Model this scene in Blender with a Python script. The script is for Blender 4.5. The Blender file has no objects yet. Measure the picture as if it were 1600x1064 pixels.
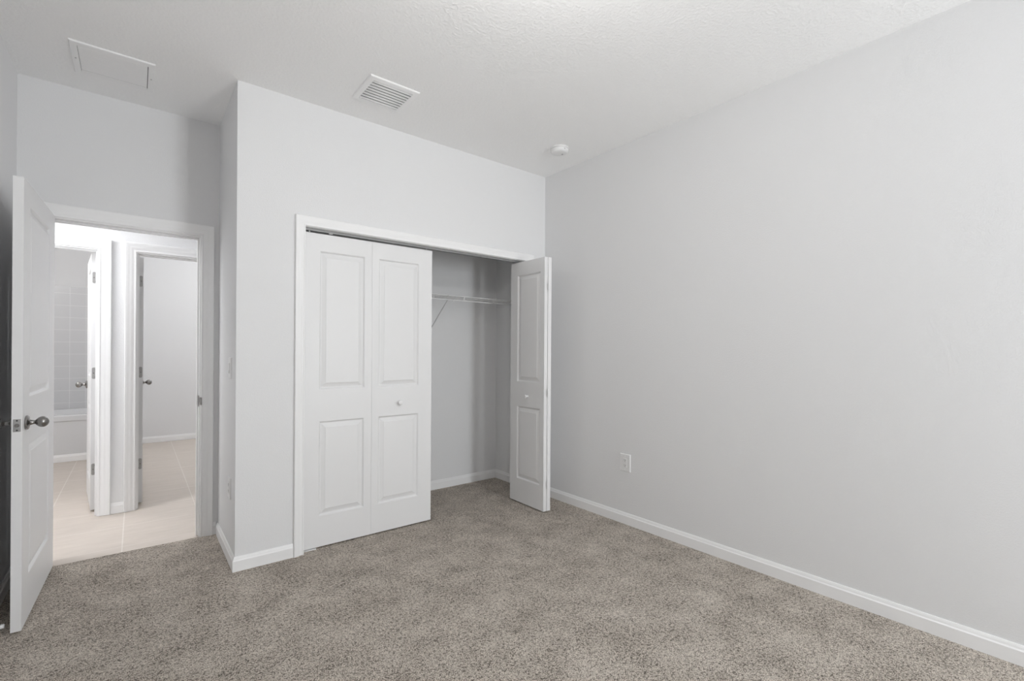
import bpy, bmesh, math, random
from mathutils import Vector, Matrix
import numpy as np
random.seed(7)
sc = bpy.context.scene
C = bpy.context.collection
PI = math.pi

# ------------------------------------------------------------------ camera
EYE = 1.285
cam_d = bpy.data.cameras.new('camera')
cam = bpy.data.objects.new('camera', cam_d); C.objects.link(cam)
yaw, roll = 0.6740, 0.0063
fw = Vector((math.sin(yaw), math.cos(yaw), 0)); rt = Vector((math.cos(yaw), -math.sin(yaw), 0)); up = Vector((0, 0, 1))
r2 = math.cos(roll)*rt + math.sin(roll)*up
u2 = -math.sin(roll)*rt + math.cos(roll)*up
cam.matrix_world = Matrix(((r2.x, u2.x, -fw.x, 0), (r2.y, u2.y, -fw.y, 0), (r2.z, u2.z, -fw.z, EYE), (0, 0, 0, 1)))
cam_d.sensor_width = 36.0
cam_d.lens = 736.97/1600*36
cam_d.shift_y = 15.97/1600
cam_d.clip_start = 0.02
sc.camera = cam

# ------------------------------------------------------------------ look and light
vs = sc.view_settings
vs.view_transform = 'Standard'; vs.look = 'None'; vs.exposure = 0.13; vs.gamma = 1.0; vs.use_curve_mapping = False
sc.cycles.use_denoising = True; sc.cycles.denoising_prefilter = 'ACCURATE'; sc.cycles.use_adaptive_sampling = False
sc.cycles.max_bounces = 14; sc.cycles.diffuse_bounces = 10; sc.cycles.glossy_bounces = 4
sc.cycles.sample_clamp_indirect = 6.0
w = bpy.data.worlds.new('world'); sc.world = w; w.use_nodes = True
w.node_tree.nodes['Background'].inputs[0].default_value = (0.78, 0.87, 1.0, 1)
w.node_tree.nodes['Background'].inputs[1].default_value = 1.0

# room constants (metres, camera stands over the origin)
L, E, R = -0.530, 0.455, 2.866          # left wall, closet side wall, right wall
CF, D, BK = 3.125, 3.846, -2.20         # closet front wall, door wall, wall behind the camera
H = 2.84
HALL0, HALL1 = 3.961, 4.795             # hall between the door wall and its far wall
WX0, WX1, WZ0, WZ1 = 1.90, 2.60, 0.45, 2.25   # the bedroom window (behind the camera)

def area(name, loc, rot, sx, sy, power, col=(1, 1, 1), spread=PI):
    l = bpy.data.lights.new(name, 'AREA'); l.shape = 'RECTANGLE'; l.size = sx; l.size_y = sy
    l.energy = power; l.color = col; l.spread = spread
    o = bpy.data.objects.new(name, l); C.objects.link(o); o.location = loc; o.rotation_euler = rot
    return o
def point(name, loc, power, rad, col=(1, 1, 1)):
    l = bpy.data.lights.new(name, 'POINT'); l.energy = power; l.shadow_soft_size = rad; l.color = col
    o = bpy.data.objects.new(name, l); C.objects.link(o); o.location = loc
    return o
# daylight entering through the window, the bedroom's ceiling lamp, the lamps of the hall and far room, and an added bathroom fill light
area('window_daylight', ((WX0+WX1)/2, BK-0.16, (WZ0+WZ1)/2), (PI/2, 0, 0), WX1-WX0, WZ1-WZ0, 96, (0.94, 0.975, 1.0))
point('ceiling_lamp_light', (1.00, 1.00, 2.58), 21, 0.018, (1.0, 0.99, 0.975))
point('hall_lamp_light', (-1.35, 4.20, 2.35), 38, 0.22, (0.985, 0.99, 1.0))
point('far_room_lamp_light', (1.35, 6.5, 2.55), 38, 0.08, (0.97, 0.985, 1.0))
point('bath_fill_light', (-1.2, 5.6, 2.35), 26, 0.08, (1.0, 0.99, 0.98))

# ------------------------------------------------------------------ materials
def mat(name, col, rough=0.6, metal=0.0, spec=0.5):
    m = bpy.data.materials.new(name); m.use_nodes = True
    b = m.node_tree.nodes['Principled BSDF']
    b.inputs['Base Color'].default_value = (*col, 1); b.inputs['Roughness'].default_value = rough
    b.inputs['Metallic'].default_value = metal; b.inputs['Specular IOR Level'].default_value = spec
    return m
def nd(m, t, **k):
    n = m.node_tree.nodes.new(t)
    for a, v in k.items():
        if a in n.inputs: n.inputs[a].default_value = v
        else: setattr(n, a, v)
    return n
def lk(m, a, b): m.node_tree.links.new(a, b)
def bsdf(m): return m.node_tree.nodes['Principled BSDF']
def objco(m):
    return nd(m, 'ShaderNodeTexCoord').outputs['Object']
def add_bump(m, height, strength, dist):
    b = nd(m, 'ShaderNodeBump'); b.inputs['Strength'].default_value = strength; b.inputs['Distance'].default_value = dist
    lk(m, height, b.inputs['Height']); lk(m, b.outputs['Normal'], bsdf(m).inputs['Normal'])
    return b

def paint(name, col, scale, dist, rough=0.75):
    m = mat(name, col, rough, 0, 0.25)
    co = objco(m)
    n1 = nd(m, 'ShaderNodeTexNoise', Scale=scale, Detail=3.0, Roughness=0.55); lk(m, co, n1.inputs['Vector'])
    cr = nd(m, 'ShaderNodeValToRGB'); cr.color_ramp.elements[0].position = 0.42; cr.color_ramp.elements[1].position = 0.66
    lk(m, n1.outputs['Fac'], cr.inputs['Fac'])
    add_bump(m, cr.outputs['Color'], 0.5, dist)
    return m
M_wall = paint('wall_paint', (0.75, 0.752, 0.758), 150, 0.0007)
M_ceil = paint('ceiling_texture', (0.90, 0.90, 0.90), 70, 0.0020, 0.85)
M_trim = mat('trim_white', (0.85, 0.85, 0.852), 0.38, 0, 0.4)
M_door = mat('door_white', (0.765, 0.765, 0.768), 0.42, 0, 0.4)
M_plast = mat('plate_plastic', (0.78, 0.78, 0.78), 0.35)
M_dark = mat('dark_void', (0.03, 0.03, 0.03), 0.8)
M_nick = mat('brushed_nickel', (0.30, 0.29, 0.28), 0.25, 1.0)
M_nickd = mat('nickel_satin', (0.40, 0.395, 0.39), 0.45, 0.8)
M_vent = mat('vent_white', (0.88, 0.88, 0.88), 0.5)
M_gap_shade = mat('register_gap_shade', (0.10, 0.10, 0.10), 0.8)  # dark sheet behind the register louvers, stands in for shade in the opening
M_gap_shade2 = mat('grille_gap_shade', (0.20, 0.20, 0.20), 0.9)  # grey backing sheet, its colour gives the shade between the grille slats
M_wire = mat('wire_white', (0.78, 0.78, 0.78), 0.4)
M_tub = mat('tub_enamel', (0.66, 0.665, 0.675), 0.2)
M_track = mat('track_metal', (0.30, 0.30, 0.30), 0.5, 0.3)

def carpet_mat():
    m = mat('carpet', (0.3, 0.27, 0.23), 1.0, 0, 0.05)
    co = objco(m)
    fine = nd(m, 'ShaderNodeTexNoise', Scale=300.0, Detail=2.0, Roughness=0.65); lk(m, co, fine.inputs['Vector'])
    tuft_shade = nd(m, 'ShaderNodeTexVoronoi', Scale=185.0); lk(m, co, tuft_shade.inputs['Vector'])
    mid = nd(m, 'ShaderNodeTexNoise', Scale=70.0, Detail=3.0, Roughness=0.6); lk(m, co, mid.inputs['Vector'])
    big = nd(m, 'ShaderNodeTexNoise', Scale=5.0, Detail=5.0, Roughness=0.65); lk(m, co, big.inputs['Vector'])
    def mad(a, k, b):
        n = nd(m, 'ShaderNodeMath', operation='MULTIPLY_ADD'); n.inputs[1].default_value = k
        lk(m, a, n.inputs[0])
        if b is None: n.inputs[2].default_value = 0.0
        else: lk(m, b, n.inputs[2])
        return n.outputs[0]
    t = mad(tuft_shade.outputs['Distance'], -0.34, fine.outputs['Fac'])  # paints the shade between tufts into the heathered yarn colour
    t = mad(mid.outputs['Fac'], 0.40, t)
    t = mad(big.outputs['Fac'], 0.28, t)
    cr = nd(m, 'ShaderNodeValToRGB'); el = cr.color_ramp.elements
    el[0].position = 0.50; el[0].color = (0.085, 0.068, 0.053, 1)
    el[1].position = 0.86; el[1].color = (0.90, 0.83, 0.745, 1)
    e = el.new(0.60); e.color = (0.345, 0.298, 0.25, 1)
    e = el.new(0.68); e.color = (0.60, 0.532, 0.458, 1)
    lk(m, t, cr.inputs['Fac']); lk(m, cr.outputs['Color'], bsdf(m).inputs['Base Color'])
    bsdf(m).inputs['Sheen Weight'].default_value = 0.1
    add_bump(m, t, 1.0, 0.008)
    return m
M_carpet = carpet_mat()

def tile_mat(name, c1, c2, grout, size, mortar, off, rough, axes='XY', streak=True):
    m = mat(name, c1, rough, 0, 0.4)
    co = objco(m)
    mp = nd(m, 'ShaderNodeMapping'); lk(m, co, mp.inputs['Vector']); mp.inputs['Location'].default_value = off
    src = mp.outputs['Vector']
    if axes == 'XZ':
        sx = nd(m, 'ShaderNodeSeparateXYZ'); lk(m, src, sx.inputs[0])
        cx = nd(m, 'ShaderNodeCombineXYZ'); lk(m, sx.outputs['X'], cx.inputs['X']); lk(m, sx.outputs['Z'], cx.inputs['Y'])
        src = cx.outputs[0]
    br = nd(m, 'ShaderNodeTexBrick', offset=0.0, squash=1.0)
    br.inputs['Scale'].default_value = 1.0; br.inputs['Brick Width'].default_value = size; br.inputs['Row Height'].default_value = size
    br.inputs['Mortar Size'].default_value = mortar; br.inputs['Mortar Smooth'].default_value = 0.1; br.inputs['Bias'].default_value = 0.0
    br.inputs['Color1'].default_value = (*c1, 1); br.inputs['Color2'].default_value = (*c2, 1); br.inputs['Mortar'].default_value = (*grout, 1)
    lk(m, src, br.inputs['Vector'])
    col = br.outputs['Color']
    if streak:
        mp2 = nd(m, 'ShaderNodeMapping'); mp2.inputs['Scale'].default_value = (1.6, 6.5, 1); lk(m, co, mp2.inputs['Vector'])
        n = nd(m, 'ShaderNodeTexNoise', Scale=3.0, Detail=6.0, Roughness=0.65); lk(m, mp2.outputs['Vector'], n.inputs['Vector'])
        cr = nd(m, 'ShaderNodeValToRGB'); cr.color_ramp.elements[0].position = 0.3; cr.color_ramp.elements[0].color = (0.92, 0.915, 0.91, 1)
        cr.color_ramp.elements[1].position = 0.7; cr.color_ramp.elements[1].color = (1.03, 1.03, 1.03, 1)
        lk(m, n.outputs['Fac'], cr.inputs['Fac'])
        mx = nd(m, 'ShaderNodeMix', data_type='RGBA', blend_type='MULTIPLY'); mx.inputs[0].default_value = 1.0
        lk(m, col, mx.inputs[6]); lk(m, cr.outputs['Color'], mx.inputs[7]); col = mx.outputs[2]
    lk(m, col, bsdf(m).inputs['Base Color'])
    inv = nd(m, 'ShaderNodeMath', operation='SUBTRACT'); inv.inputs[0].default_value = 1.0; lk(m, br.outputs['Fac'], inv.inputs[1])
    add_bump(m, inv.outputs[0], 0.4, 0.002)
    return m
TS = 0.4525
M_tile = tile_mat('floor_tile', (0.60, 0.54, 0.485), (0.61, 0.55, 0.495), (0.71, 0.66, 0.61), TS, 0.0035, (0.060, -4.87+TS*10, 0), 0.5)
M_wtile = tile_mat('bath_wall_tile', (0.64, 0.642, 0.65), (0.64, 0.642, 0.65), (0.82, 0.82, 0.825), 0.152, 0.002, (0.642, 0, -0.60+0.152*0), 0.15, 'XZ', False)

def glass_mat():
    m = bpy.data.materials.new('window_glass'); m.use_nodes = True; t = m.node_tree
    t.nodes.clear(); o = t.nodes.new('ShaderNodeOutputMaterial'); mx = t.nodes.new('ShaderNodeMixShader')
    a = t.nodes.new('ShaderNodeBsdfTransparent'); g = t.nodes.new('ShaderNodeBsdfGlossy'); g.inputs['Roughness'].default_value = 0.02
    mx.inputs[0].default_value = 0.08; t.links.new(a.outputs[0], mx.inputs[1]); t.links.new(g.outputs[0], mx.inputs[2]); t.links.new(mx.outputs[0], o.inputs[0])
    return m
M_glass = glass_mat()

# ------------------------------------------------------------------ mesh helpers
class MB:
    def __init__(s): s.v = []; s.f = []
    def box(s, x0, x1, y0, y1, z0, z1):
        b = len(s.v)
        s.v += [(x, y, z) for z in (z0, z1) for y in (y0, y1) for x in (x0, x1)]
        s.f += [tuple(b+i for i in q) for q in ((0, 2, 3, 1), (4, 5, 7, 6), (0, 1, 5, 4), (2, 6, 7, 3), (0, 4, 6, 2), (1, 3, 7, 5))]
        return s
    def grid(s, rings, closed=True, cap=True):
        b = len(s.v); n = len(rings[0])
        for r in rings: s.v += [tuple(p) for p in r]
        m = n if closed else n-1
        for i in range(len(rings)-1):
            for j in range(m):
                k = (j+1) % n
                s.f.append((b+i*n+j, b+i*n+k, b+(i+1)*n+k, b+(i+1)*n+j))
        if cap:
            s.f.append(tuple(b+j for j in reversed(range(n)))); s.f.append(tuple(b+(len(rings)-1)*n+j for j in range(n)))
        return s
    def tube(s, pts, r, n=8):
        pts = [Vector(p) for p in pts]; rings = []
        for i, p in enumerate(pts):
            if i == 0: d = pts[1]-p
            elif i == len(pts)-1: d = p-pts[i-1]
            else: d = (pts[i+1]-p).normalized()+(p-pts[i-1]).normalized()
            d.normalize(); a = d.orthogonal().normalized() if i == 0 else (a-d*a.dot(d)).normalized()
            c = d.cross(a)
            rings.append([p+r*(math.cos(t)*a+math.sin(t)*c) for t in [2*PI*k/n for k in range(n)]])
        return s.grid(rings)
    def lathe(s, prof, origin, axis, n=32):
        """prof: list of (distance along axis, radius)."""
        ax = Vector(axis).normalized(); a = ax.orthogonal().normalized(); c = ax.cross(a); o = Vector(origin)
        rings = [[o+ax*d+r*(math.cos(t)*a+math.sin(t)*c) for t in [2*PI*k/n for k in range(n)]] for d, r in prof]
        return s.grid(rings)
    def sweep(s, prof, path, frames):
        """prof: (u,v) closed outline; frames: per path point (U,V) vectors."""
        rings = [[Vector(p)+u*U+v*V for u, v in prof] for p, (U, V) in zip(path, frames)]
        return s.grid(rings)
    def build(s, name, m, parent=None, loc=None, smooth=False, bevel=0, seg=2, fix=True):
        me = bpy.data.meshes.new(name); me.from_pydata(s.v, [], s.f); me.validate()
        if fix:
            bm = bmesh.new(); bm.from_mesh(me); bmesh.ops.remove_doubles(bm, verts=bm.verts, dist=1e-6)
            bmesh.ops.recalc_face_normals(bm, faces=bm.faces); bm.to_mesh(me); bm.free()
        me.materials.append(m)
        o = bpy.data.objects.new(name, me); C.objects.link(o)
        if parent: o.parent = parent
        if loc: o.location = loc
        if smooth:
            for p in me.polygons: p.use_smooth = True
            me.set_sharp_from_angle(angle=math.radians(38))
        if bevel:
            b = o.modifiers.new('bevel', 'BEVEL'); b.width = bevel; b.segments = seg; b.limit_method = 'ANGLE'
        return o
def tag(o, label=None, cat=None, group=None, kind=None):
    if label: o['label'] = label
    if cat: o['category'] = cat
    if group: o['group'] = group
    if kind: o['kind'] = kind
    return o
def struct(o, label, cat): return tag(o, label, cat, kind='structure')
def empty(name, loc=(0, 0, 0), rz=0):
    o = bpy.data.objects.new(name, None); C.objects.link(o); o.location = loc; o.rotation_euler = (0, 0, rz); o.empty_display_size = 0.1
    return o

# ------------------------------------------------------------------ room shell
T = 0.115
# door openings: clear widths lined with 19 mm jambs
DO0, DO1, DOH = -0.408, 0.342, 2.047           # bedroom doorway (clear)
BO0, BO1 = -0.935, -0.228                       # bathroom doorway
QO0, QO1, HOH = 0.014, 0.776, 2.042             # far room doorway
CO0, CO1, COH = 0.833, 2.662, 2.060             # closet opening
J = 0.019

struct(MB().box(R, R+T, BK-T, 8.2, 0, H).build('wall_right', M_wall), 'long pale grey painted wall on the right of the bedroom, running into the closet', 'wall')
struct(MB().box(L-T, L, BK-T, HALL0, 0, H).build('wall_left', M_wall), 'grey wall at the left edge, half hidden behind the open bedroom door', 'wall')
m = MB().box(L, WX0, BK-T, BK, 0, H).box(WX1, R, BK-T, BK, 0, H).box(WX0, WX1, BK-T, BK, 0, WZ0).box(WX0, WX1, BK-T, BK, WZ1, H)
struct(m.build('wall_behind', M_wall), 'grey wall with the window, behind the viewer', 'wall')
# door wall also closes the closet at the back
m = MB().box(L, DO0-J, D, HALL0, 0, H).box(DO1+J, R, D, HALL0, 0, H).box(DO0-J, DO1+J, D, HALL0, DOH+J, H)
struct(m.build('wall_back', M_wall), 'grey wall around the bedroom doorway, continuing as the back of the closet', 'wall')
struct(MB().box(E, E+T, CF+T, D, 0, H).build('wall_closet_side', M_wall), 'narrow side wall of the closet facing the doorway', 'wall')
m = MB().box(E, CO0-J, CF, CF+T, 0, H).box(CO1+J, R, CF, CF+T, 0, H).box(CO0-J, CO1+J, CF, CF+T, COH+J, H)
struct(m.build('wall_closet_front', M_wall), 'grey front wall of the closet above and beside its white bifold doors', 'wall')
m = MB().box(-1.9, BO0-J, HALL1, HALL1+T, 0, H).box(BO1+J, QO0-J, HALL1, HALL1+T, 0, H).box(QO1+J, R, HALL1, HALL1+T, 0, H)
m.box(BO0-J, BO1+J, HALL1, HALL1+T, HOH+J, H).box(QO0-J, QO1+J, HALL1, HALL1+T, HOH+J, H)
struct(m.build('wall_hall', M_wall), 'bright white hall wall between the two far doorways', 'wall')
struct(MB().box(-1.9-T, -1.9, HALL0, 8.2, 0, H).build('wall_hall_end', M_wall), 'end wall of the hall and bathroom, hidden to the left', 'wall')
struct(MB().box(-1.9, L-T, HALL0-T, HALL0, 0, H).build('wall_hall_near', M_wall), 'near side wall of the hall, hidden to the left', 'wall')
PX0, PX1 = -0.165, -0.075
struct(MB().box(PX0, PX1, HALL1+T, 8.09, 0, H).build('wall_partition', M_wall), 'partition wall between bathroom and far tiled room', 'wall')
struct(MB().box(-1.9, R, 8.09, 8.2, 0, H).build('wall_far', M_wall), 'pale far wall seen through the right hand hall doorway', 'wall')
struct(MB().box(L-T, R+T, BK-T, D+0.03, H, H+0.1).build('ceiling', M_ceil), 'white textured bedroom ceiling', 'ceiling')
struct(MB().box(-1.9-T, R+T, D+0.0301, 8.2, H, H+0.1).build('ceiling_hall', M_ceil), 'white ceiling over hall and far rooms', 'ceiling')
struct(MB().box(-1.9-T, R+T, D+0.002, 8.2, -0.1, -0.002).build('floor_tile', M_tile), 'beige streaked stone look floor tiles of hall and bathroom', 'floor')

# carpet with its pile
fl = MB().box(L-T, R+T, BK-T, D+0.002, -0.1, 0).build('floor', M_carpet)
struct(fl, 'grey brown speckled plush carpet of the bedroom', 'floor')

# ---- baseboards
BBH, BBT = 0.083, 0.013
BBP = [(0, 0), (BBT, 0), (BBT, 0.060), (BBT*0.72, 0.066), (BBT*0.60, 0.074), (BBT*0.35, 0.083), (0, 0.083)]
def baseboard(name, pts, normals, label, h=BBH):
    """pts: floor points along the wall face; normals: offset vectors (mitred) at each point."""
    m = MB()
    rings = [[Vector((p[0], p[1], 0))+Vector((n[0], n[1], 0))*u+Vector((0, 0, v)) for u, v in BBP] for p, n in zip(pts, normals)]
    m.grid(rings)
    return struct(m.build(name, M_trim), label, 'baseboard')
baseboard('baseboard_right', [(R, BK), (R, CF)], [(-1, 0), (-1, 0)], 'white baseboard along the foot of the right bedroom wall')
baseboard('baseboard_closet_front', [(E, D), (E, CF), (0.769, CF)], [(-1, 0), (-1, -1), (0, -1)], 'white baseboard wrapping the outer corner of the closet')
baseboard('baseboard_closet_inside', [(E+T, D), (R, D), (R, CF+T)], [(0, -1), (-1, -1), (-1, 0)], 'white baseboard inside the closet')
baseboard('baseboard_left', [(L, BK), (L, D)], [(1, 0), (1, 0)], 'white baseboard of the left wall behind the open door')
baseboard('baseboard_behind', [(L+BBT, BK), (R-BBT, BK)], [(0, 1), (0, 1)], 'white baseboard under the window')
baseboard('baseboard_hall', [(BO1+0.084, HALL1), (QO0-0.074, HALL1)], [(0, -1), (0, -1)], 'short white baseboard between the two hall door frames')
baseboard('baseboard_far_room', [(PX1, 8.09), (R, 8.09)], [(0, -1), (0, -1)], 'white baseboard on the far wall of the tiled room')
baseboard('baseboard_corner', [(DO1+0.084, D), (E-BBT, D)], [(0, -1), (0, -1)], 'tiny white baseboard between bedroom door frame and closet corner')

# ---- casings: U-shaped mitred mouldings around an opening
def casing(x0, x1, h, wdt, y, s, left=True, right=True):
    """mould around clear opening x0..x1,h at wall face y, standing out towards s (-1/+1 along y)."""
    k = wdt
    P = [(0, 0.0), (0, 0.007), (0.04*k, 0.0105), (0.13*k, 0.0115), (0.16*k, 0.0085), (0.22*k, 0.0080), (0.34*k, 0.0100), (0.48*k, 0.0140), (0.52*k, 0.0140), (0.60*k, 0.0142), (0.70*k, 0.0160), (0.80*k, 0.0182), (0.95*k, 0.0190), (k, 0.015), (k, 0)]
    m = MB()
    path = [(x0, 0), (x0, h), (x1, h), (x1, 0)]
    ou = [(-1, 0), (-1, 1), (1, 1), (1, 0)]
    m.grid([[(p[0]+o[0]*u, y+s*v, p[1]+o[1]*u) for u, v in P] for p, o in zip(path, ou)])
    return m
def jamb(x0, x1, h, y0, y1, stop=None):
    m = MB().box(x0-J, x0, y0, y1, 0, h+J).box(x1, x1+J, y0, y1, 0, h+J).box(x0, x1, y0, y1, h, h+J)
    if stop:
        a, b = stop
        m.box(x0, x0+0.011, a, b, 0, h).box(x1-0.011, x1, a, b, 0, h).box(x0+0.011, x1-0.011, a, b, h-0.011, h)
    return m
def frame_trim(n, x0, x1, h, y0, y1, stop, wd, label, rev=0.007, faces=(1, 1)):
    t = empty('trim_%d' % n, ((x0+x1)/2, (y0+y1)/2, 0)); off = Vector(t.location)
    def put(m, nm):
        m.v = [tuple(Vector(v)-off) for v in m.v]; return m.build(nm, M_trim, t, smooth=True)
    put(jamb(x0, x1, h, y0-0.001, y1+0.001, stop), 'jamb')
    if faces[0]: put(casing(x0-rev, x1+rev, h+rev, wd, y0, -1), 'casing')
    if faces[1]: put(casing(x0-rev, x1+rev, h+rev, wd, y1, 1), 'casing')
    struct(t, label, 'door frame')
    return t
t1 = frame_trim(1, DO0, DO1, DOH, D, HALL0, (D+0.040, D+0.075), 0.0755, 'white moulded door frame of the bedroom doorway')
frame_trim(2, BO0, BO1, HOH-0.005, HALL1, HALL1+T, (HALL1+0.025, HALL1+0.075), 0.076, 'white moulded frame of the left hall doorway to the bathroom')
frame_trim(3, QO0, QO1, HOH, HALL1, HALL1+T, (HALL1+0.025, HALL1+0.075), 0.073, 'white moulded frame of the right hall doorway to the far tiled room')
frame_trim(4, CO0, CO1, COH, CF, CF+T, None, 0.0605, 'white moulded frame around the closet opening', rev=0.002, faces=(1, 0))
# strike lip on the bedroom jamb
m = MB().box(DO1-0.003, DO1+0.0005, D+0.004, D+0.034, 0.89, 0.965)
m.grid([[(DO1-0.001+dx*1.5, D+0.006-dy, z) for dx, dy in ((0, 0), (0.003, 0.012), (0.007, 0.0235), (0.010, 0.0245), (0.006, 0.014), (0.002, 0))] for z in (0.902, 0.953)])
tag(m.build('strike_plate', M_nick, smooth=True), 'small nickel strike plate on the right jamb of the bedroom doorway', 'strike plate')

# ---- door leaves
def leaf_mesh(w_, h_, t_, panels, depth=0.0115):
    """slab standing on z=0, x 0..w_, centred on y=0, moulded panels on both faces. panels: (x0,x1,z0,z1)"""
    m = MB()
    xs = sorted({0, w_} | {v for p in panels for v in p[:2]}); zs = sorted({0, h_} | {v for p in panels for v in p[2:]})
    ins = [(0, 0), (0.003, -0.0015), (0.010, -depth), (0.015, -depth), (0.018, -depth*0.95), (0.040, -0.0030), (0.042, -0.0012), (0.0435, -0.0010)]
    for s in (-1, 1):
        y = s*t_/2
        def q(pts): b = len(m.v); m.v.extend(pts); m.f.append(tuple(range(b, b+4)))
        for i in range(len(xs)-1):
            for j in range(len(zs)-1):
                a, b_, c, d = xs[i], xs[i+1], zs[j], zs[j+1]
                if any(p[0] <= a and b_ <= p[1] and p[2] <= c and d <= p[3] for p in panels): continue
                q([(a, y, c), (b_, y, c), (b_, y, d), (a, y, d)])
        for (a, b_, c, d) in panels:
            def ring(k): i, dd = k; return [(a+i, y+s*dd, c+i), (b_-i, y+s*dd, c+i), (b_-i, y+s*dd, d-i), (a+i, y+s*dd, d-i)]
            for k0, k1 in zip(ins[:-1], ins[1:]):
                r0, r1 = ring(k0), ring(k1)
                for e in range(4): q([r0[e], r0[(e+1) % 4], r1[(e+1) % 4], r1[e]])
            q(ring(ins[-1]))
    y = t_/2
    for i in range(len(xs)-1):
        for z in (0, h_): b = len(m.v); m.v += [(xs[i], -y, z), (xs[i+1], -y, z), (xs[i+1], y, z), (xs[i], y, z)]; m.f.append((b, b+1, b+2, b+3))
    for j in range(len(zs)-1):
        for x in (0, w_): b = len(m.v); m.v += [(x, -y, zs[j]), (x, -y, zs[j+1]), (x, y, zs[j+1]), (x, y, zs[j])]; m.f.append((b, b+1, b+2, b+3))
    return m
EGG = [(0, 0.031), (0.003, 0.033), (0.008, 0.0325), (0.011, 0.028), (0.013, 0.016), (0.016, 0.0125), (0.024, 0.0095), (0.030, 0.0085), (0.033, 0.0105), (0.035, 0.013), (0.039, 0.0175), (0.044, 0.0215), (0.050, 0.0243), (0.056, 0.0253), (0.062, 0.0245), (0.068, 0.0215), (0.073, 0.0165), (0.077, 0.0095), (0.0785, 0.004)]
def egg_knob(parent, x, t_, z, s, name='door_knob'):
    m = MB(); m.lathe(EGG, (x, s*t_/2, z), (0, s, 0), 36)
    o = m.build(name, M_nick, parent, smooth=True); o['label'] = 'egg shaped brushed nickel door knob'; return o
def latch(parent, x, z, s, w_=0.025):
    m = MB().box(x-0.001, x+0.0015, -w_/2, w_/2, z-0.0285, z+0.0285) if s > 0 else MB().box(x-0.0015, x+0.001, -w_/2, w_/2, z-0.0285, z+0.0285)
    o = m.build('latch_plate', M_nickd, parent, bevel=0.003)
    MB().lathe([(0, 0.008), (0.008, 0.0078), (0.010, 0.006)], (x, 0, z), (s, 0, 0), 16).build('latch_bolt', M_nick, o, smooth=True)
    for dz in (-0.0215, 0.0215): MB().lathe([(0.0012, 0.0035), (0.0026, 0.0028)], (x, 0, z+dz), (s, 0, 0), 12).build('screw', M_dark, o)
    return o
def hinge_leaf(parent, x, z, s, t_, side=1):
    """hinge leaf let into the door's edge at x, edge facing s, knuckle on the +side face."""
    m = MB()
    y0, y1 = side*(t_/2+0.002), side*(t_/2-0.030)
    pts = [(y0, z-0.0445), (y1+side*0.008, z-0.0445), (y1+side*0.0025, z-0.042), (y1, z-0.0365), (y1, z+0.0365), (y1+side*0.0025, z+0.042), (y1+side*0.008, z+0.0445), (y0, z+0.0445)]
    m.grid([[(x+s*d, a, b) for a, b in pts] for d in (-0.001, 0.0015)])
    o = m.build('hinge', M_nickd, parent, bevel=0.0005)
    MB().tube([(x+s*0.002, side*(t_/2+0.005), z-0.0445), (x+s*0.002, side*(t_/2+0.005), z+0.0445)], 0.0055, 12).build('hinge_pin', M_nickd, o, smooth=True)
    for a, b in ((0.010, -0.03), (0.020, 0.0), (0.010, 0.03)):
        MB().lathe([(0.0012, 0.0036), (0.0024, 0.003)], (x, side*(t_/2-a), z+b), (s, 0, 0), 12).build('screw', M_nick, o)
    return o

# bedroom door, open into the room. local x runs from latch edge (0) to hinge edge
DA, DB = Vector((-0.3945, 3.030, 0)), Vector((-0.3700, 3.822, 0))    # visible face, latch end and hinge end
dv = (DB-DA); DW = dv.length; ang = math.atan2(dv.y, dv.x); dt = 0.035
nrm = Vector((math.cos(ang+PI/2), math.sin(ang+PI/2), 0))            # points to -X (hidden side)
d1 = empty('door_1', tuple(DA+nrm*dt/2), ang)
def bake_z(m, dz): m.v = [(x, y, z+dz) for x, y, z in m.v]; return m
bake_z(leaf_mesh(DW, 2.040, dt, [(0.138, DW-0.150, 1.043, 1.938), (0.138, DW-0.150, 0.205, 0.820)]), 0.012).build('panel', M_door, d1, smooth=False)
KZ = 0.936
egg_knob(d1, 0.063, dt, KZ+0.004, -1); egg_knob(d1, 0.063, dt, KZ+0.004, 1); latch(d1, 0.0, KZ, -1)
for z in (0.26, 1.08, 1.85): hinge_leaf(d1, DW, z, 1, dt, 1)
struct(d1, 'open white two panel bedroom door with egg shaped knob at the left', 'door')

# bathroom door: hinge at right jamb, swung away into the bathroom
HD = 0.035
def swing_door(name, hx, hy, ang, wdt, label, hinge_side, lw=0.035, dark=False):
    o = empty(name, (hx, hy, 0), ang)
    bake_z(leaf_mesh(wdt, 2.018, lw, [(0.13, wdt-0.13, 1.04, 1.915), (0.13, wdt-0.13, 0.20, 0.82)]), 0.014).build('panel', M_door, o)
    for z in (0.333, 1.088, 1.839): hinge_leaf(o, 0.0, z, -1, lw, hinge_side)
    egg_knob(o, wdt-0.062, lw, 0.965, 1); egg_knob(o, wdt-0.062, lw, 0.965, -1); latch(o, wdt, 0.965, 1)
    return struct(o, label, 'door')
a2 = PI/2+math.radians(5.2)
swing_door('door_2', -0.2525, 4.945, a2, 0.700, 'open white bathroom door seen edge on in the left hall doorway', -1)
swing_door('door_3', 0.0335, 4.955, PI/2+math.radians(0.3), 0.750, 'open white far room door seen edge on in the right hall doorway', 1)

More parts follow.
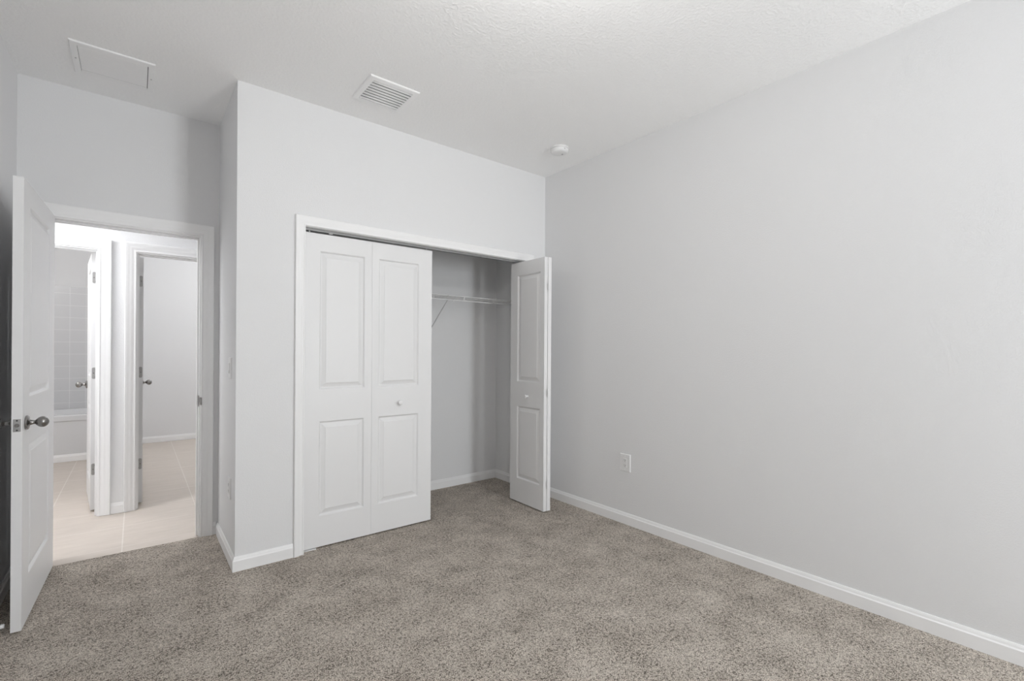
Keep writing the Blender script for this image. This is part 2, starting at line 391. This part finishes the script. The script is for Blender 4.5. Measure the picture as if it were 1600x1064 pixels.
# closet bifold doors
LT = 0.033; LZ0, LZH = 0.010, 2.022
def bif_leaf(parent, a, b, panel_x, name='leaf', knob=None, knob_side=-1):
    """leaf centreline from a to b (xy); panel_x margins at a and b"""
    a, b = Vector((*a, 0)), Vector((*b, 0)); d = b-a; wd = d.length
    o = bake_z(leaf_mesh(wd, LZH, LT, [(panel_x[0], wd-panel_x[1], 1.016, 1.912), (panel_x[0], wd-panel_x[1], 0.198, 0.810)], 0.0115), LZ0).build(name, M_door, parent)
    o.matrix_local = Matrix.Translation(a-Vector(parent.location)) @ Matrix.Rotation(math.atan2(d.y, d.x), 4, 'Z')
    if knob is not None:
        kn = MB().lathe([(0, 0.011), (0.002, 0.0105), (0.006, 0.0075), (0.012, 0.0075), (0.016, 0.011), (0.020, 0.0155), (0.024, 0.0165), (0.028, 0.0145), (0.0305, 0.008), (0.031, 0.002)], (knob, knob_side*LT/2, 0.909), (0, knob_side, 0), 28).build('knob', M_plast, o, smooth=True)
        kn['label'] = 'small round white knob'
    return o
YL = CF+0.030+LT/2
d4 = empty('door_4', (1.29, YL, 0))
bif_leaf(d4, (0.8395, YL), (1.2785, YL), (0.089, 0.050))
bif_leaf(d4, (1.2795, YL), (1.7440, YL), (0.048, 0.106), knob=0.205)
struct(d4, 'closed white bifold closet door pair with one round knob, left half of the closet', 'bifold door')
d5 = empty('door_5', (2.60, 2.98, 0))
bif_leaf(d5, (2.5475, 2.760), (2.5555, 3.196), (0.048, 0.092), knob=0.206, knob_side=1)
bif_leaf(d5, (2.5835, 2.756), (2.6270, 3.192), (0.048, 0.092))
for z in (0.22, 0.95, 1.80):
    m = MB().box(2.5655-0.011, 2.5655+0.011, 2.7405-0.0005, 2.7425, z-0.03, z+0.03)
    m.v = [(x-2.60, y-2.98, zz) for x, y, zz in m.v]
    m.build('hinge', M_plast, d5, bevel=0.0008)
struct(d5, 'white bifold closet door folded open against the right side of the closet', 'bifold door')

# bifold track with its pins, floor pivot bracket
tr = empty('door_track', ((CO0+CO1)/2, YL, 0))
cx = (CO0+CO1)/2; hl = (CO1-CO0)/2-0.001
m = MB().box(-hl, hl, -0.016, -0.0135, 2.045, COH).box(-hl, hl, 0.0135, 0.016, 2.045, COH).box(-hl, hl, -0.0135, 0.0135, COH-0.002, COH)
m.box(-hl, hl, -0.0135, -0.006, 2.045, 2.0465).box(-hl, hl, 0.006, 0.0135, 2.045, 2.0465)
m.build('rail', M_track, tr)
for x in (0.868, 1.705, 2.585):
    MB().lathe([(0, 0.0045), (0.022, 0.0045)], (x-cx, 0, 2.0385), (0, 0, 1), 12).build('pivot_pin', M_plast, tr, smooth=True)
m = MB().box(-0.012, 0.012, -0.012, 0.012, 0, 0.014); m.v = [(x+1.0-cx, y, z+2.041) for x, y, z in m.v]
m.build('snugger', M_plast, tr, bevel=0.002)
tag(tr, 'grey metal door track under the head of the closet frame', 'track', kind='thing')
pb = MB().box(0.8335, 0.9150, YL-0.026, YL+0.012, 0.0005, 0.006).box(0.8335, 0.8365, YL-0.026, YL+0.012, 0.006, 0.045)
tag(pb.build('pivot_bracket', M_plast, bevel=0.001), 'small white pivot bracket on the carpet at the left foot of the closet frame', 'bracket')

# ------------------------------------------------------------------ closet shelf
SX0, SX1, SY0, SY1, SZ = E+T+0.006, R-0.004, 3.540, D-0.006, 1.762
sh = empty('wire_shelf', ((SX0+SX1)/2, (SY0+SY1)/2, SZ)); so = Vector(sh.location)
def shp(m, nm, mt=M_wire, smooth=True):
    m.v = [tuple(Vector(v)-so) for v in m.v]; return m.build(nm, mt, sh, smooth=smooth, fix=False)
m = MB(); n = int((SX1-SX0)/0.0254)
for i in range(n+1):
    x = SX0+0.004+i*0.0254
    m.tube([(x, SY1, SZ+0.003), (x, SY0+0.002, SZ+0.003)], 0.0015, 5)
shp(m, 'deck_wires')
m = MB()
for y in (SY1, SY0+0.20, SY0+0.10): m.tube([(SX0, y, SZ), (SX1, y, SZ)], 0.0025, 6)
shp(m, 'cross_rods')
m = MB().tube([(SX0, SY0, SZ), (SX1, SY0, SZ)], 0.0042, 8).tube([(SX0, SY0, SZ-0.038), (SX1, SY0, SZ-0.038)], 0.0042, 8)
x = 1.971-0.3125*4
while x < SX1: m.tube([(x, SY0, SZ), (x, SY0, SZ-0.038)], 0.004, 6) if x > SX0 else None; x += 0.3125
shp(m, 'front_lip')
for bx in (1.19, 2.115):
    m = MB().tube([(bx, SY0-0.004, SZ+0.002), (bx, SY0-0.004, SZ-0.020), (bx, SY0+0.012, SZ-0.046), (bx, D-0.008, 1.487), (bx, D-0.003, 1.470)], 0.0045, 8)
    m.box(bx-0.007, bx+0.007, D-0.004, D-0.0002, 1.447, 1.480)
    shp(m, 'support_brace', mat('brace', (0.6, 0.6, 0.6), 0.4) if bx < 1.5 else bpy.data.materials['brace'])
m = MB().box(R-0.006, R-0.0002, SY0-0.012, SY0+0.030, SZ-0.045, SZ+0.012)
shp(m, 'end_bracket', M_plast, False)
m = MB().box(R-0.008, R-0.0002, SY1-0.020, SY1+0.004, SZ-0.012, SZ+0.012)
shp(m, 'wall_clip', M_plast, False)
m = MB().box(2.165, 2.175, SY0-0.003, SY0+0.003, SZ-0.052, SZ-0.036)
shp(m, 'wall_clip', M_plast, False)
tag(sh, 'white wire shelf with diagonal brace across the inside of the closet', 'wire shelf')

# ------------------------------------------------------------------ ceiling fittings
def register():
    x0, x1, y0, y1 = 1.030, 1.336, 2.577, 2.880
    o = empty('supply_register', ((x0+x1)/2, (y0+y1)/2, H)); a, b = (x1-x0)/2, (y1-y0)/2
    ia, ib = 0.122, 0.118
    m = MB()
    prof = [(0, 0), (0.0, -0.004), (0.004, -0.008), (0.010, -0.009), (0.030, -0.011)]
    def rect(i, z): return [(-a+i, -b+i, z), (a-i, -b+i, z), (a-i, b-i, z), (-a+i, b-i, z)]
    rings = [rect(i, z) for i, z in prof]+[[(-ia, -ib, -0.011), (ia, -ib, -0.011), (ia, ib, -0.011), (-ia, ib, -0.011)], [(-ia, -ib, 0), (ia, -ib, 0), (ia, ib, 0), (-ia, ib, 0)]]
    m.grid(rings, cap=False); m.build('frame', M_vent, o)
    bk = MB().box(-ia, ia, -ib, ib, -0.0015, -0.0005).build('gap_shade_sheet', M_gap_shade, o)
    m = MB(); n = 8
    for i in range(n):
        y = -ib+(i+0.58)*2*ib/n
        pts = [(y-0.0110, -0.0065), (y-0.0090, -0.0100), (y-0.005, -0.0122), (y+0.001, -0.0125), (y+0.006, -0.0112), (y+0.0110, -0.0080)]
        m.grid([[(-ia, q[0], q[1]), (ia, q[0], q[1])] for q in pts], closed=False, cap=False)
    v = m.build('louvers', M_vent, o, smooth=True)
    sm = v.modifiers.new('thick', 'SOLIDIFY'); sm.thickness = 0.0012
    return tag(o, 'square white louvered supply vent on the ceiling above the closet', 'vent')
register()
def grille():
    x0, x1, y0, y1 = -0.272, 0.080, 3.243, 3.603
    o = empty('return_grille', ((x0+x1)/2, (y0+y1)/2, H)); a, b = (x1-x0)/2, (y1-y0)/2
    ia, ib = 0.146, 0.144
    m = MB()
    def rect(i, z): return [(-a+i, -b+i, z), (a-i, -b+i, z), (a-i, b-i, z), (-a+i, b-i, z)]
    rings = [rect(0, 0), rect(0, -0.003), rect(0.003, -0.007), rect(0.012, -0.008)]+[[(-ia, -ib, -0.008), (ia, -ib, -0.008), (ia, ib, -0.008), (-ia, ib, -0.008)], [(-ia, -ib, 0), (ia, -ib, 0), (ia, ib, 0), (-ia, ib, 0)]]
    m.grid(rings, cap=False); m.build('frame', M_vent, o)
    MB().box(-ia, ia, -ib, ib, -0.0012, -0.0005).build('gap_shade_sheet', M_gap_shade2, o)
    m = MB(); n = 15
    for i in range(n):
        y = -ib+(i+0.5)*2*ib/n
        m.grid([[(-ia+0.002, y-0.0075, -0.0062), (ia-0.004, y-0.0075, -0.0062)], [(-ia+0.002, y+0.0065, -0.0080), (ia-0.004, y+0.0065, -0.0080)]], closed=False, cap=False)
    v = m.build('louvers', M_vent, o); sm = v.modifiers.new('thick', 'SOLIDIFY'); sm.thickness = 0.0008
    for x in (-a+0.016, a-0.016): MB().lathe([(0, 0.004), (0.0015, 0.003)], (x, 0, -0.008), (0, 0, -1), 12).build('screw', M_nickd, o)
    return tag(o, 'square white fine slatted air return grille on the ceiling near the doorway', 'vent')
grille()
sd = empty('smoke_detector', (2.535, 2.605, H))
MB().lathe([(0, 0.070), (0.010, 0.070), (0.012, 0.067)], (0, 0, 0), (0, 0, -1), 40).build('base', M_plast, sd, smooth=True)
MB().lathe([(0.011, 0.064), (0.014, 0.066), (0.026, 0.065), (0.036, 0.060), (0.041, 0.050), (0.043, 0.025), (0.043, 0.002)], (0, 0, 0), (0, 0, -1), 40).build('cover', M_plast, sd, smooth=True)
MB().lathe([(0.042, 0.007), (0.0455, 0.006)], (0.022, -0.008, 0), (0, 0, -1), 16).build('test_button', M_nickd, sd, smooth=True)
MB().lathe([(0.0, 0.004), (0.003, 0.003)], (-0.008, -0.0635, -0.024), (0, -1, 0), 10).build('led', M_nickd, sd)
tag(sd, 'round white smoke detector on the ceiling near the right corner of the closet', 'smoke detector')
# ceiling lamp of the bedroom (above the frame)
cl = empty('ceiling_lamp', (1.00, 1.00, H))
MB().lathe([(0, 0.075), (0.012, 0.075), (0.018, 0.060)], (0, 0, 0), (0, 0, -1), 32).build('canopy', M_vent, cl, smooth=True)
MB().lathe([(0.017, 0.010), (0.190, 0.010), (0.195, 0.021), (0.243, 0.019)], (0, 0, 0), (0, 0, -1), 24).build('socket', M_vent, cl, smooth=True)
tag(cl, 'white ceiling lamp with one bare bulb, hanging in the middle of the bedroom', 'ceiling lamp')

# ------------------------------------------------------------------ wall plates
def plate(name, loc, face, wd, ht, kind, label, cat):
    """face: rotation about z so local -y looks into the room"""
    o = empty(name, loc, face)
    m = MB(); a, b = wd/2, ht/2
    def rect(i, y): return [(-a+i, y, -b+i), (a-i, y, -b+i), (a-i, y, b-i), (-a+i, y, b-i)]
    m.grid([rect(0, 0), rect(0, -0.003), rect(0.0035, -0.0065)]); m.build('cover_plate', M_plast, o)
    if kind == 'outlet':
        f = MB().box(-0.0165, 0.0165, -0.0085, -0.006, -0.0335, 0.0335).build('receptacle', M_plast, o, bevel=0.001)
        for s in (-1, 1):
            for x, hh in ((-0.0065, 0.0045), (0.0065, 0.0035)):
                MB().box(x-0.0011, x+0.0011, -0.0089, -0.0080, s*0.019+0.002-hh, s*0.019+0.002+hh).build('slot', M_dark, f)
            MB().lathe([(0, 0.0026), (0.0006, 0.0026)], (0, -0.0084, s*0.019-0.007), (0, -1, 0), 12).build('slot', M_dark, f)
    else:
        f = MB().box(-0.0165, 0.0165, -0.0085, -0.006, -0.0335, 0.0335).build('rocker_frame', M_plast, o, bevel=0.001)
        mm = MB(); mm.grid([[(x, -0.0083, -0.030), (x, -0.0150, -0.030), (x, -0.0092, 0.0), (x, -0.0110, 0.030), (x, -0.0083, 0.030)] for x in (-0.0145, 0.0145)])
        mm.build('rocker', M_plast, f)
    for z in (-0.048, 0.048): MB().lathe([(0, 0.003), (0.0008, 0.0026)], (0, -0.0064, z), (0, -1, 0), 12).build('screw', M_vent, o)
    return tag(o, label, cat)
plate('wall_outlet', (R, 2.2200, 0.4545), -PI/2+PI, 0.092, 0.130, 'outlet', 'white electrical outlet low on the long right wall', 'outlet').rotation_euler[2] = -PI/2
plate('light_switch', (E, 3.316, 1.168), -PI/2, 0.100, 0.128, 'switch', 'white light switch at hand height on the narrow closet side wall', 'light switch')
plate('wall_outlet', (E, 3.316, 0.442), -PI/2, 0.095, 0.128, 'outlet', 'white electrical outlet low on the narrow closet side wall below the switch', 'outlet')
bpy.data.objects['wall_outlet'].rotation_euler[2] = -PI/2

# ------------------------------------------------------------------ door stop behind the bedroom door
ds = MB().lathe([(0, 0.012), (0.004, 0.012), (0.006, 0.006), (0.052, 0.0055), (0.054, 0.010), (0.064, 0.010), (0.066, 0.007)], (L+BBT, 3.060, 0.040), (1, 0, 0), 16)
tag(ds.build('door_stop', M_plast, smooth=True), 'small white door stop on the left baseboard behind the bedroom door', 'door stop')

# ------------------------------------------------------------------ bathroom
TY = 7.285
struct(MB().box(-1.9, PX0, 8.078, 8.09, 0.50, 2.055).build('wall_tile', M_wtile), 'grey square wall tiles above the bathtub', 'wall')
tb = empty('bathtub', (-1.03, 7.68, 0))
x0, x1, y0, y1 = -1.9+0.002+1.03, PX0-0.002+1.03, TY-7.68, 8.076-7.68
m = MB()
def rr(i, z, r=0.0): return [(x0+i, y0+i, z), (x1-i, y0+i, z), (x1-i, y1-i, z), (x0+i, y1-i, z)]
m.grid([rr(0.012, 0.0), rr(0.012, 0.450), rr(0.0, 0.462), rr(0.0, 0.515), rr(0.010, 0.525), rr(0.075, 0.525), rr(0.085, 0.515), rr(0.16, 0.10)])
m.build('basin', M_tub, tb, smooth=True)
m = MB(); m.grid([[(x, y0+0.012-u*0.9, v) for u, v in BBP] for x in (x0, x1)]); m.build('kick_moulding', M_trim, tb)
tag(tb, 'white bathtub with tall apron at the back of the bathroom', 'bathtub')

# ------------------------------------------------------------------ window behind the viewer
wn = empty('window_1', ((WX0+WX1)/2, BK-0.06, (WZ0+WZ1)/2)); a, b = (WX1-WX0)/2, (WZ1-WZ0)/2
MB().box(-a, -a+0.04, -0.03, 0.03, -b, b).box(a-0.04, a, -0.03, 0.03, -b, b).box(-a+0.04, a-0.04, -0.03, 0.03, b-0.04, b).box(-a+0.04, a-0.04, -0.03, 0.03, -b, -b+0.04).box(-a+0.04, a-0.04, -0.02, 0.02, -0.02, 0.02).build('window_frame', M_trim, wn)
MB().box(-a+0.04, a-0.04, -0.003, 0.003, -b+0.04, b-0.04).build('pane', M_glass, wn)
struct(wn, 'white framed bedroom window behind the viewer', 'window')
